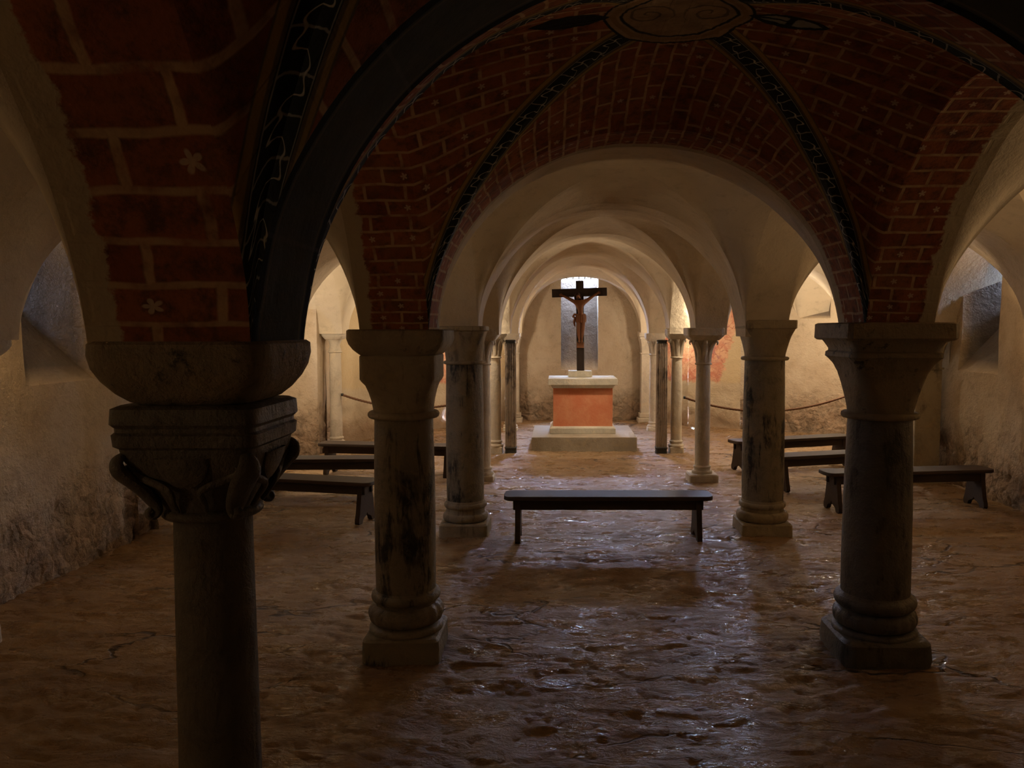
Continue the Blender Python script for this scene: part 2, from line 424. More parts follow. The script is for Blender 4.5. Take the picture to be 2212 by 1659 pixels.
c = m.mix(ss(z + (n2 - 0.5) * 0.6, 0.45, 0.1) * 0.8, c, (0.34, 0.23, 0.14))
m.color(c); m.bump(n2 + n1 * 2 + m.noise(60, 3) * 0.2, 0.014); M['fresco'] = m.m

# bedrock floor
m = Mat('worn_bedrock', 0.5, 0.42)
sv = m.scaled((1.0, 1.9, 1.0))
n1 = m.noise(1.1, 7, 0.68, vec=warp(m, 1.5, 0.25, sv)); n2 = m.noise(6, 7, 0.7, vec=sv, dist=0.7); n3 = m.noise(38, 5, 0.65, vec=sv)
c = m.mix(ss(n1, 0.35, 0.68), (0.235, 0.135, 0.060), (0.38, 0.25, 0.13))
c = m.mix(ss(n2, 0.48, 0.75) * 0.7, c, (0.20, 0.115, 0.055))
c = m.mix(ss(m.noise(2.3, 6, 0.7, dist=0.5), 0.58, 0.70) * 0.45, c, (0.56, 0.42, 0.27))
crk = m.voro(0.9, vec=warp(m, 2.2, 0.7, sv)); cm = crk.lt(0.012, 0.008) * ss(m.noise(0.9, 3), 0.45, 0.6)
c = m.mix(cm * 0.8, c, (0.03, 0.02, 0.012))
m.color(c)
m.rough(0.62 - ss(m.noise(3.2, 6, 0.75, vec=sv), 0.46, 0.58) * 0.51)
m.bump(n2 * 1.0 + n1 * 1.6 + n3 * 0.28 - cm * 0.5, 0.022, 1.0); M['floor'] = m.m

# ================================================================ setting
XL, XR, XLL, XRR = -0.735, 1.545, -2.80, 3.80
XS = [XLL, XL, XR, XRR]; XOUT = (-4.0, 5.0)
YS = [-0.40, 1.65, 3.72, 5.97, 8.05, 9.87, 12.05, 13.15]; YOUT = (-1.3, 13.46)
AX = 0.155; ZS = 1.50
RT = [0.86, 0.85, 0.935, 0.97, 1.00, 1.02, 1.02, 0.945]      # transverse arch rises over the nave
RTA = [0.88] * 8; RL = 0.90
def ay(j): return 0.155 if j < 6 else 0.12
def wob(x, y, z):
    k = np.clip((z - 1.62) / 0.35, 0, 1)
    dz = 0.013 * fbm(x * 1.7 + 3, y * 1.7 + z * 1.3, 3, 11) * k
    dx = 0.011 * fbm(y * 1.9 + 7, z * 2.5, 3, 23) * np.clip((z - 1.54) / 0.1, 0, 1)
    dy = 0.008 * fbm(x * 1.9 + 9, z * 2.5, 3, 31) * np.clip((z - 1.54) / 0.1, 0, 1)
    return x + dx, y + dy, z + dz
def f(u): return np.sqrt(np.clip(1 - np.abs(u) ** 2.15, 0, 1))
def fl(v): return np.clip(1 - np.abs(v) ** 1.75, 0, 1) ** 0.66
def arc(a, H):
    t = np.linspace(0, 1, 400) ** 0.5; u = np.sin(t * PI / 2); zz = f(u) * H
    s = np.concatenate([[0], np.cumsum(np.hypot(np.diff(u) * a, np.diff(zz)))]); return lambda q: np.interp(q, u, s)
def grid_faces(n, k, flip=False):
    i, j = np.meshgrid(np.arange(n - 1), np.arange(k - 1), indexing='ij'); a = (i * k + j).ravel()
    F = np.stack([a, a + 1, a + k + 1, a + k], 1)
    return F[:, ::-1] if flip else F
def bay(i, j, mat, dome, N, painted=False, med=0.0):
    x0, x1 = XS[i] + AX, XS[i + 1] - AX; y0, y1 = YS[j] + ay(j), YS[j + 1] - ay(j + 1)
    cx, cy, a, b = (x0 + x1) / 2, (y0 + y1) / 2, (x1 - x0) / 2, (y1 - y0) / 2
    rt = RT if i == 1 else RTA; Hb = (rt[j] + rt[j + 1] + 2 * RL) / 4
    if painted: Hb = 0.89
    V = []; F = []; A = {k: [] for k in ('gd', 'gs', 'ua', 'ub', 'eb', 'side', 'gm')}; n0 = 0
    sx_, sy_ = arc(a, Hb), arc(b, Hb); sg = arc(math.hypot(a, b), Hb)
    for kind, sgn in (('y', 1), ('y', -1), ('x', 1), ('x', -1)):
        nb, nw = N // 2 + 1, N + 1
        be = np.linspace(0.0, PI / 2, nb); be[0] = 1e-4; ww = np.linspace(-1, 1, nw)
        B, W = np.meshgrid(be, ww, indexing='ij')
        p = np.sin(B); q = np.sin(W * B)          # p = coordinate towards the arch, q across
        g = np.clip((p - np.abs(q)) / np.maximum(1 - np.abs(q), 1e-6), 0, 1); g = g * g * (3 - 2 * g)
        Hr = (rt[j + 1] if sgn > 0 else rt[j]) if kind == 'y' else RL
        pf = f(q) if kind == 'y' else f(q) * (1 - g) + fl(q) * g
        Z = ZS + pf * (Hb + (Hr - Hb) * g) + dome * (1 - p * p) * (1 - q * q)
        if kind == 'y':
            Xc, Yc = cx + a * q, cy + b * sgn * p
            at = dict(gd=b * (p - np.abs(q)), ua=Yc, ub=sx_(np.abs(q)) * np.sign(q) + 5.0, eb=b * (1 - p), side=p * 0)
        else:
            Xc, Yc = cx + a * sgn * p, cy + b * q
            at = dict(gd=-a * (p - np.abs(q)), ua=Xc + 3.3, ub=sy_(np.abs(q)) * np.sign(q) + 8.0, eb=a * (1 - p), side=p * 0 + 1)
        at['gs'] = sg(np.abs(q)); at['gm'] = p * 0 + med
        if j == 0: at['ua'] = at['ua'] * 0.66; at['ub'] = at['ub'] * 0.66
        at['side'] = at['side'] * 0
        Xw, Yw, Zw = wob(Xc, Yc, Z)
        V.append(np.stack([Xw.ravel(), Yw.ravel(), Zw.ravel()], 1))
        F.append(grid_faces(nb, nw, flip=(kind == 'y') == (sgn > 0)) + n0); n0 += nb * nw
        for k in A: A[k].append(at[k].ravel())
    o = mesh_obj('ceiling', np.concatenate(V), np.concatenate(F), mat, None, 180, {k: np.concatenate(v) for k, v in A.items()} if painted else None)
    return structure(o)
TR = [0]
def strip(kind, i, j, mat, lo=None, hi=None, rise=None, out=0, N=64, paint=None):
    """kind 't': transverse arch at row j across aisle i; 'l': longitudinal arch at line i between rows j, j+1"""
    t = np.linspace(-PI / 2, PI / 2, N + 1); q = np.sin(t)
    if kind == 't':
        x0, x1 = XS[i] + AX, XS[i + 1] - AX; H = rise or (RT if i == 1 else RTA)[j]
        d = np.linspace(YS[j] - ay(j) if lo is None else lo, YS[j] + ay(j) if hi is None else hi, 9)
        Q, D = np.meshgrid(q, d, indexing='ij'); Xc, Yc = (x0 + x1) / 2 + (x1 - x0) / 2 * Q, D; sp = (x1 - x0) / 2; flip = True
        e0, e1 = d[0], d[-1]
    else:
        y0, y1 = YS[j] + ay(j), YS[j + 1] - ay(j + 1); H = rise or RL
        d = np.linspace(XS[i] - AX if lo is None else lo, XS[i] + AX if hi is None else hi, 9)
        Q, D = np.meshgrid(q, d, indexing='ij'); Xc, Yc = D, (y0 + y1) / 2 + (y1 - y0) / 2 * Q; sp = (y1 - y0) / 2; flip = False
        e0, e1 = d[0], d[-1]
    Z = ZS + (f(Q) if kind == 't' else fl(Q)) * H
    s = arc(sp, H)
    att = dict(ub=(s(np.abs(Q)) * np.sign(Q) + 5).ravel(), eb=np.minimum(D - e0, e1 - D).ravel())
    if paint is not None:   # +1 / -1: which side of the arch the bare plaster edge lies on, brick scale
        sd, sc = paint
        ua = (D if kind == 't' else D + 3.3) * sc
        att = dict(ub=(att['ub'] + (0 if kind == 't' else 3)) * sc, ua=ua.ravel(), gd=att['ub'] * 0 + (1 if kind == 't' else -1), gs=att['ub'] * 0, gm=att['ub'] * 0,
                   side=att['ub'] * 0 + 1, eb=((e1 - D) if sd > 0 else (D - e0)).ravel() - 0.03)
    Xw, Yw, Zw = wob(Xc, Yc, Z)
    TR[0] += 1
    return structure(mesh_obj('trim_%d' % TR[0], np.stack([Xw.ravel(), Yw.ravel(), Zw.ravel()], 1), grid_faces(N + 1, 9, flip), mat, None, 180, att))
for j in range(7):
    for i in range(3):
        if j == 6 and i != 1: continue
        pt = (i == 1 and j < 2)
        bay(i, j, M['painted'] if pt else M['cream'], 0.21 if pt else 0.11, 128 if (i, j) == (1, 1) else 96 if pt else 64, pt, 1.0 if (i, j) == (1, 1) else 0.0)
for j in range(8):
    for i in range(3):
        if (i, j) == (1, 2): strip('t', i, j, M['painted'], paint=(1, 1.0))
        else: strip('t', i, j, M['darkpaint'] if (i == 1 and j in (0, 1)) else M['cream'])
for j in range(7):
    for i in range(4):
        if j == 6 and i in (0, 3): continue
        if i in (1, 2) and j < 2: strip('l', i, j, M['painted'], paint=(-1 if i == 1 else 1, 0.66 if j == 0 else 1.0))
        else: strip('l', i, j, M['cream'])
    if j < 6:
        strip('l', 0, j, M['cream'], lo=XOUT[0], hi=XLL - AX); strip('l', 3, j, M['cream'], lo=XRR + AX, hi=XOUT[1])
for i in range(3):
    strip('t', i, 7, M['cream'], lo=YS[7] + 0.12, hi=YOUT[1])
    strip('t', i, 0, M['cream'], lo=YOUT[0], hi=YS[0] - 0.155)
# solid shoulders above the piers at the outer walls (close the fields between the arches)
for xa, xb in ((XOUT[0], XLL - AX), (XRR + AX, XOUT[1])):
    for j in range(8):
        TR[0] += 1
        structure(MB().box(xa, xb, YS[j] - ay(j), YS[j] + ay(j), ZS, 2.9).build('trim_%d' % TR[0], M['cream'], smooth=0))
for i in range(4):
    for (ya, yb) in ((YOUT[0], YS[0] - 0.155), (YS[7] + 0.12, YOUT[1])):
        TR[0] += 1
        structure(MB().box(XS[i] - AX, XS[i] + AX, ya, yb, ZS, 2.9).build('trim_%d' % TR[0], M['cream'], smooth=0))
for i in (0, 2):   # bays beside the sanctuary
    x0, x1 = (XS[i] + AX, XS[i + 1] - AX)
    TR[0] += 1
    structure(MB().box(x0, x1, YS[6] + 0.12, YOUT[1], 2.64, 2.9).build('trim_%d' % TR[0], M['cream'], smooth=0))
structure(MB().box(XOUT[0] - 0.6, XOUT[1] + 0.6, YOUT[0] - 0.4, 13.92, 2.9, 3.1).build('ceiling', M['cream'], smooth=0))

# ---- walls -----------------------------------------------------------------
WN = [0]
def wall(name, P0, P1, mat, holes=(), z1=2.92, rough=0.02, thick=0.75, fx=None, cell=0.05):
    """inner face runs P0->P1 with the room on the left of that direction; holes: (s0,s1,z0,z1, o0,o1,w0,w1) inner and outer opening"""
    P0 = Vector((*P0, 0)); P1 = Vector((*P1, 0)); L = (P1 - P0).length; T = (P1 - P0) / L; Nn = Vector((T.y, -T.x, 0))  # outward
    sb = sorted(set([0, L] + [h[k] for h in holes for k in (0, 1)])); zb = sorted(set([-0.06, z1] + [h[k] for h in holes for k in (2, 3)]))
    def fine(b):
        r = [b[0]]
        for p, q in zip(b, b[1:]):
            n = max(1, int(round((q - p) / cell))); r += [p + (q - p) * (k + 1) / n for k in range(n)]
        return np.array(r)
    S, Zz = fine(sb), fine(zb); n, k = len(S), len(Zz)
    SS, ZZ = np.meshgrid(S, Zz, indexing='ij')
    lowm = np.clip((0.75 - ZZ) / 0.6, 0, 1)
    seed = WN[0] * 7; WN[0] += 1
    D = rough * (fbm(SS * 1.3 + seed, ZZ * 1.3, 3, 5) + 0.0) + lowm * (0.050 * np.abs(fbm(SS * 5 + seed, ZZ * 5, 3, 9)) * 1.6)
    for h in holes:
        pass
    V = np.stack([P0.x + T.x * SS + Nn.x * D, P0.y + T.y * SS + Nn.y * D, ZZ], -1).reshape(-1, 3)
    keep = []
    for a in range(n - 1):
        for c in range(k - 1):
            sm, zm = (S[a] + S[a + 1]) / 2, (Zz[c] + Zz[c + 1]) / 2
            if any(h[0] < sm < h[1] and h[2] < zm < h[3] for h in holes): continue
            keep.append((a * k + c, (a + 1) * k + c, (a + 1) * k + c + 1, a * k + c + 1))
    V = [tuple(v) for v in V]; F = keep
    att = [fx(s_, z_) if fx else 0 for s_, z_ in zip(SS.ravel(), ZZ.ravel())]; n_face = len(att)
    def W3(s_, z_, d): p = P0 + T * s_ + Nn * d; return (p.x, p.y, z_)
    for h in holes:
        s0, s1, a0, a1, o0, o1, b0, b1 = h; ia = [int(np.argmin(abs(S - s0))), int(np.argmin(abs(S - s1)))]; za = [int(np.argmin(abs(Zz - a0))), int(np.argmin(abs(Zz - a1)))]
        loop = [(i, za[0]) for i in range(ia[0], ia[1])] + [(ia[1], c) for c in range(za[0], za[1])] + [(i, za[1]) for i in range(ia[1], ia[0], -1)] + [(ia[0], c) for c in range(za[1], za[0], -1)]
        m_ = len(loop); steps = 8; prev = [a * k + c for a, c in loop]
        for st in range(1, steps + 1):
            t = st / steps; cur = []
            for a, c in loop:
                u = (S[a] - s0) / (s1 - s0); v = (Zz[c] - a0) / (a1 - a0)
                so = o0 + (o1 - o0) * u; zo = b0 + (b1 - b0) * v
                cur.append(len(V)); V.append(W3(S[a] + (so - S[a]) * t, Zz[c] + (zo - Zz[c]) * t, thick * t + float(D[a, c]) * (1 - t))); att.append(0)
            for q in range(m_):
                r = (q + 1) % m_; F.append((prev[q], cur[q], cur[r], prev[r]))
            prev = cur
    # outer face with the small openings left free
    so = sorted(set([0, L] + [h[q] for h in holes for q in (4, 5)])); zo = sorted(set([-0.06, z1] + [h[q] for h in holes for q in (6, 7)]))
    base = len(V)
    for s_ in so:
        for z_ in zo: V.append(W3(s_, z_, thick)); att.append(0)
    for a in range(len(so) - 1):
        for c in range(len(zo) - 1):
            sm, zm = (so[a] + so[a + 1]) / 2, (zo[c] + zo[c + 1]) / 2
            if any(h[4] < sm < h[5] and h[6] < zm < h[7] for h in holes): continue
            q = len(zo); F.append((base + a * q + c, base + a * q + c + 1, base + (a + 1) * q + c + 1, base + (a + 1) * q + c))
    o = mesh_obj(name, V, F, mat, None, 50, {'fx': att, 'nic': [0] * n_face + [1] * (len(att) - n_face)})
    structure(o)
    # window: iron grille and daylight portal at the outer opening
    for h in holes:
        WI[0] += 1
        b = MB(); nb = 5
        for q in range(1, nb + 1):
            s_ = h[4] + (h[5] - h[4]) * q / (nb + 1); p = W3(s_, h[6], thick - 0.05); p2 = W3(s_, h[7], thick - 0.05)
            b.tube([p, p2], 0.015, 8, up=(1, 0, 0))
        zc = (h[6] + h[7]) / 2
        b.tube([W3(h[4], zc, thick - 0.05), W3(h[5], zc, thick - 0.05)], 0.008, 8)
        structure(b.build('window_%d' % WI[0], M['iron']))
        c0 = Vector(W3((h[4] + h[5]) / 2, zc, thick + 0.02))
        portal(c0, c0 - Nn, h[5] - h[4] , h[7] - h[6])
    return o
WI = [0]
# left side (room on the left of the direction P0->P1 when walking north->south on the left wall)
def hole(c, hw, z0, z1, oc=None, ohw=0.15, w0=None, w1=None):
    oc = c if oc is None else oc
    return (c - hw, c + hw, z0, z1, oc - ohw, oc + ohw, w0 if w0 is not None else z1 - 0.45, w1 if w1 is not None else z1)
# near left wall X=-3.1, from Y=6.05 down to -1.3 ; s = 6.05 - y
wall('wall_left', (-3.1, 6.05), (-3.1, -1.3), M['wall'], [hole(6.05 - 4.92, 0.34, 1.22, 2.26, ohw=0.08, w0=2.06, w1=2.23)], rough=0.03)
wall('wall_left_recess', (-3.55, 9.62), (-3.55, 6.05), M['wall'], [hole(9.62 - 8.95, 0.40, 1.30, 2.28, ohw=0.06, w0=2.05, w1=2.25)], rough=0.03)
wall('wall_left_return', (-3.55, 6.05), (-3.1, 6.05), M['wall'], thick=0.3)
wall('wall_left_pier', (-2.93, 9.62), (-3.9, 9.62), M['wall'], thick=0.35, rough=0.02)
wall('wall_left_pier_side', (-2.93, 10.7), (-2.93, 9.62), M['wall'], thick=0.35, rough=0.01)
fxl = lambda s_, z_: min(s_ - 0.05, 0.75 - s_) 
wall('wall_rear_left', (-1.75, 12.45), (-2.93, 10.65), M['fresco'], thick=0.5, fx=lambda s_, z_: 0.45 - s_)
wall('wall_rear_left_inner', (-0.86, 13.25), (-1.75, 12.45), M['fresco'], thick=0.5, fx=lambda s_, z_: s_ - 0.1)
wall('wall_apse_left', (-0.86, 13.5), (-0.86, 13.2), M['wall'], thick=0.3, rough=0.0)
wall('wall_apse', (1.68, 13.42), (-0.90, 13.42), M['wall'], [hole(1.68 - 0.385, 0.315, 0.86, 2.86, ohw=0.315, w0=2.43, w1=2.86)], rough=0.02, thick=0.50)
wall('wall_apse_right', (1.66, 13.2), (1.66, 13.5), M['wall'], thick=0.3, rough=0.0)
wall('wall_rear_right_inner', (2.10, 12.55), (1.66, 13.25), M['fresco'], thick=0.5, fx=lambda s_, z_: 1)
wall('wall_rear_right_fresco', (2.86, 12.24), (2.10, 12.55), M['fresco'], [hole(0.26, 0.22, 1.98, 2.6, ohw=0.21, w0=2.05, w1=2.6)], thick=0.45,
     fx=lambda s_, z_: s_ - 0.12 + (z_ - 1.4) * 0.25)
wall('wall_rear_right', (4.7, 11.35), (2.86, 12.24), M['wall'], [hole(0.95, 0.22, 1.72, 2.4, ohw=0.07, w0=2.12, w1=2.4)], thick=0.5)
wall('wall_right_rear', (4.6, 8.2), (4.6, 11.6), M['wall'], thick=0.5)
wall('wall_right_return', (3.95, 8.22), (4.7, 8.22), M['wall'], thick=0.3)
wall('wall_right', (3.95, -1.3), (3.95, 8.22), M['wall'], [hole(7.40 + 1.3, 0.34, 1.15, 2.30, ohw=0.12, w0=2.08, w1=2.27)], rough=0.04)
wall('wall_south', (-4.2, -1.2), (5.2, -1.2), M['wall'], rough=0.02, cell=0.2)

# ---- floor -----------------------------------------------------------------
fxs = np.arange(-4.2, 5.21, 0.0235); fy = [-1.4]
while fy[-1] < 14.5: fy.append(fy[-1] + (0.05 if fy[-1] < 2.2 else 0.014 + 0.0014 * (fy[-1] - 2.2) ** 1.3))
fy = np.array(fy); GX, GY = np.meshgrid(fxs, fy, indexing='ij')
wx = GX + 0.25 * fbm(GX * 1.1, GY * 1.1, 3, 41); wy = GY * 1.7 + 0.35 * fbm(GX * 1.3 + 5, GY * 1.3, 3, 43)
h = 0.016 * fbm(wx * 0.9, wy * 0.9, 3, 51) + 0.012 * (1 - 2 * np.abs(fbm(wx * 2.2, wy * 3.0, 4, 61))) + 0.0045 * fbm(wx * 11, wy * 16, 3, 71)
st = fbm(wx * 1.2 + 3, wy * 1.4, 4, 81) * 5; h += 0.010 * (st - np.floor(st) < 0.10) * -0.6 + 0.004 * (st - np.floor(st))
h -= 0.006
structure(mesh_obj('floor', np.stack([GX.ravel(), GY.ravel(), h.ravel()], 1), grid_faces(len(fxs), len(fy), True), M['floor'], None, 180))

# ================================================================ columns
def column(x, y, label, abacus=None, capital=None, neck=None, shaft=None, base=None, plinth=None, mats=('stone_tan',) * 4, group=None, extras=None, name='column', n=56):
    t = thing(name, label, 'column', (x, y, 0), 0, group)
    ma, mc, ms, mb = [M[k] for k in mats]
    if abacus: MB().loft(abacus, 80).build('abacus', ma, t)
    if capital: MB().loft(capital, 80).build('capital', mc, t)
    if neck:
        z, r, h = neck; k = 9
        MB().loft([(z + h * math.cos(PI * i / k), r - h + h * math.sin(PI * i / k), 2) for i in range(k + 1)], n).build('neck_ring', mc, t)
    if shaft: MB().loft(shaft, n).build('shaft', ms, t)
    if base: MB().loft(base, 96).build('base', mb, t)
    if plinth: MB().loft(plinth, 80).build('plinth', mb, t)
    if extras: extras(t, mc)
    return t
def sh(z1, r1, z0, r0, ent=True):
    k = 10; return [(z1 + (z0 - z1) * i / k, r1 + (r0 - r1) * i / k + (0.004 * math.sin(PI * i / k) if ent else 0), 2) for i in range(k + 1)]
def torus(z, r, h, k=8, e=2, lob=None): # rings from top to bottom bulging to r
    return [(z + h * math.cos(PI * i / k), r - h * 0.75 + h * 0.75 * math.sin(PI * i / k), e) + (lob or ()) for i in range(k + 1)]
def pl(z1, z0, h, e=12, b=0.012): return [(z1, h - b, e), (z1 - b, h, e), (z0, h + 0.004, e)]

# L0 nearest left column with its leaf capital
def leaf_capital(t, mat):
    for q in range(4):
        a = PI / 4 + q * PI / 2; u = Vector((math.cos(a), math.sin(a), 0)); side = Vector((-u.y, u.x, 0))
        P = [u * r + Vector((0, 0, z)) for r, z in ((0.168, 1.306), (0.182, 1.292), (0.178, 1.272), (0.155, 1.250), (0.137, 1.230), (0.121, 1.208), (0.111, 1.190), (0.114, 1.178), (0.124, 1.174), (0.130, 1.182), (0.124, 1.190), (0.116, 1.187))]
        MB().tube(*smooth(P, [0.010, 0.020, 0.026, 0.026, 0.024, 0.022, 0.018, 0.014, 0.012, 0.010, 0.008, 0.005]), 16, up=u, flat=0.55).build('corner_leaf', mat, t)
        for s in (-1, 1):   # rib of the leaf sweeping down the face
            d = Vector((math.cos(a + s * 0.52), math.sin(a + s * 0.52), 0))
            P = [u * 0.160 + Vector((0, 0, 1.283)) + side * s * 0.012, u * 0.125 + d * 0.027 + Vector((0, 0, 1.262)), d * 0.128 + Vector((0, 0, 1.235)), d * 0.108 + u * 0.004 + Vector((0, 0, 1.205)), d * 0.092 + u * 0.006 + Vector((0, 0, 1.185))]
            MB().tube(*smooth(P, [0.006, 0.008, 0.008, 0.006, 0.004]), 10, up=u, flat=0.8).build('leaf_rib', mat, t)
        a2 = q * PI / 2; u2 = Vector((math.cos(a2), math.sin(a2), 0)); s2 = Vector((-u2.y, u2.x, 0))
        mbx = MB(); oc = Vector((0, 0, 1.300)) + u2 * 0.100; nn = 15; ou = []
        for lay, (dep, sc_) in enumerate(((0.0, 1.0), (0.036, 1.0), (0.042, 0.86))):
            for k in range(nn):
                a3 = PI * k / (nn - 1); ou.append(oc + u2 * (dep - 0.014 * math.sin(a3)) + s2 * 0.052 * sc_ * math.cos(a3) - Vector((0, 0, 0.062 * sc_ * math.sin(a3))))
        ff = [(l * nn + i, l * nn + i + 1, (l + 1) * nn + i + 1, (l + 1) * nn + i) for l in range(2) for i in range(nn - 1)] + [tuple(2 * nn + i for i in range(nn))]
        mbx.add(ou, ff)
        mbx.build('hanging_tongue', mat, t)
column(XL + 0.005, 1.65, 'nearest column on the left with a carved leaf capital and slender dark shaft', name='column',
    abacus=[(1.528, 0.166, 9), (1.522, 0.172, 10), (1.500, 0.173, 10), (1.475, 0.169, 9), (1.45, 0.158, 8), (1.425, 0.140, 7), (1.408, 0.122, 6), (1.400, 0.10, 6)],
    capital=[(1.402, 0.132, 10), (1.396, 0.143, 12), (1.366, 0.145, 12), (1.358, 0.138, 12), (1.350, 0.138, 12), (1.345, 0.143, 12), (1.322, 0.141, 12), (1.316, 0.134, 10), (1.295, 0.132, 8), (1.270, 0.123, 5.5), (1.245, 0.112, 4), (1.215, 0.100, 3), (1.19, 0.092, 2.3), (1.178, 0.089, 2)],
    neck=(1.172, 0.101, 0.011), shaft=[(1.17, 0.086, 2), (1.155, 0.079, 2)] + sh(1.15, 0.078, 0.27, 0.086, False), base=[(0.28, 0.088, 2)] + torus(0.25, 0.125, 0.025) + [(0.21, 0.11, 2)] + torus(0.16, 0.15, 0.035), plinth=pl(0.125, -0.03, 0.165),
    mats=('stone_cap', 'stone_dark', 'stone_dark', 'stone_grey'), extras=leaf_capital)
# R0 beside the camera
column(1.56, 1.65, 'plain column at the right edge, nearest the viewer', abacus=[(1.56, 0.22, 12), (1.49, 0.225, 12), (1.48, 0.21, 10)], capital=[(1.49, 0.20, 10), (1.40, 0.17, 6), (1.25, 0.13, 3), (1.17, 0.12, 2)],
    neck=(1.155, 0.145, 0.014), shaft=sh(1.16, 0.12, 0.27, 0.13), base=torus(0.25, 0.165, 0.03) + torus(0.15, 0.18, 0.04), plinth=pl(0.11, -0.03, 0.19), mats=('stone_cap', 'stone_cap', 'stone_grey', 'stone_grey'))
# L1
column(-0.727, 3.72, 'stained grey column on the left with a smooth rounded cushion abacus and black patches', 
    abacus=[(1.552, 0.212, 12), (1.546, 0.220, 12), (1.510, 0.221, 12), (1.485, 0.214, 11), (1.462, 0.200, 10), (1.445, 0.184, 9), (1.432, 0.168, 9)],
    capital=[(1.436, 0.166, 12), (1.43, 0.172, 14), (1.325, 0.172, 14), (1.312, 0.166, 11), (1.295, 0.156, 7), (1.26, 0.148, 4.5), (1.22, 0.143, 3), (1.18, 0.141, 2.2), (1.155, 0.141, 2)],
    neck=(1.152, 0.168, 0.017), shaft=sh(1.15, 0.137, 0.29, 0.142), base=[(0.315, 0.142, 2)] + torus(0.283, 0.164, 0.022) + [(0.256, 0.146, 2)] + torus(0.200, 0.176, 0.045, lob=(18, 0.05)) + [(0.150, 0.156, 2)] + torus(0.128, 0.176, 0.020), plinth=pl(0.118, -0.03, 0.178, 14),
    mats=('stone_tan', 'stone_tan', 'stone_grey', 'stone_grey'))
# R1
column(1.53, 3.71, 'thick dark column on the right with a chipped square slab abacus', 
    abacus=[(1.583, 0.236, 16), (1.577, 0.246, 18), (1.512, 0.248, 18), (1.502, 0.238, 16)],
    capital=[(1.506, 0.222, 14), (1.49, 0.212, 14), (1.462, 0.196, 13), (1.452, 0.196, 13), (1.445, 0.206, 13), (1.425, 0.208, 13), (1.412, 0.196, 12), (1.39, 0.182, 9), (1.35, 0.168, 6), (1.30, 0.158, 4.5), (1.25, 0.151, 3.4), (1.20, 0.147, 2.5), (1.165, 0.146, 2)],
    neck=(1.150, 0.176, 0.015), shaft=sh(1.15, 0.144, 0.28, 0.158), base=[(0.30, 0.159, 2)] + torus(0.262, 0.188, 0.026) + [(0.232, 0.170, 2)] + torus(0.182, 0.190, 0.042, lob=(20, 0.035)) + [(0.138, 0.176, 2)] + torus(0.118, 0.195, 0.018), plinth=[(0.115, 0.19, 6), (0.10, 0.205, 7), (0.03, 0.212, 7), (-0.03, 0.205, 6)],
    mats=('stone_cap', 'stone_cap', 'stone_dark', 'stone_dark'))
# L2, R2
column(-0.700, 5.95, 'second tan column on the left, behind the one with the cushion abacus', 
    abacus=[(1.578, 0.172, 8), (1.570, 0.178, 9), (1.545, 0.178, 9), (1.538, 0.168, 8)],
    capital=[(1.542, 0.168, 8), (1.50, 0.156, 6), (1.45, 0.147, 4.2), (1.39, 0.142, 3), (1.33, 0.139, 2.2), (1.31, 0.139, 2)],
    neck=(1.305, 0.158, 0.013), shaft=sh(1.30, 0.137, 0.24, 0.141), base=[(0.26, 0.141, 2)] + torus(0.222, 0.163, 0.02) + [(0.19, 0.146, 2), (0.165, 0.148, 2)] + torus(0.132, 0.172, 0.03), plinth=pl(0.102, -0.03, 0.182, 14),
    mats=('stone_tan', 'stone_tan', 'stone_grey', 'stone_tan'))
column(1.577, 5.97, 'second column on the right with a plain flaring capital and black stained shaft', 
    abacus=[(1.622, 0.186, 16), (1.618, 0.192, 18), (1.562, 0.192, 18), (1.556, 0.184, 16)],
    capital=[(1.558, 0.184, 14), (1.54, 0.178, 11), (1.50, 0.165, 7), (1.45, 0.156, 4.6), (1.40, 0.151, 3), (1.36, 0.149, 2.2), (1.34, 0.149, 2)],
    neck=(1.335, 0.178, 0.014), shaft=sh(1.33, 0.148, 0.24, 0.156), base=[(0.26, 0.157, 2)] + torus(0.222, 0.176, 0.022) + [(0.192, 0.160, 2), (0.175, 0.162, 2)] + torus(0.135, 0.196, 0.038), plinth=pl(0.100, -0.03, 0.188, 14),
    mats=('stone_tan', 'stone_tan', 'stone_grey', 'stone_tan'))
def acanthus(r0, r1, z0, z1):
    def e(t, mat):
        for q in range(8):
            a = q * PI / 4; u = Vector((math.cos(a), math.sin(a), 0)); big = q % 2
            rt = r1 * (1.25 if big else 1.0)
            P = [u * r + Vector((0, 0, z)) for r, z in ((r0 + 0.002, z0), (r0 + 0.008, z0 + (z1 - z0) * 0.4), ((r0 + rt) / 2 + 0.004, z0 + (z1 - z0) * 0.75), (rt, z0 + (z1 - z0) * 0.95), (rt + 0.018, z0 + (z1 - z0) * 0.86), (rt + 0.010, z0 + (z1 - z0) * 0.76))]
            MB().tube(*smooth(P, [0.016, 0.026, 0.026, 0.020, 0.014, 0.006], 3), 12, up=u, flat=0.45).build('leaf', mat, t)
    return e
slender = dict(mats=('stone_pale', 'stone_pale', 'stone_pale', 'stone_pale'))
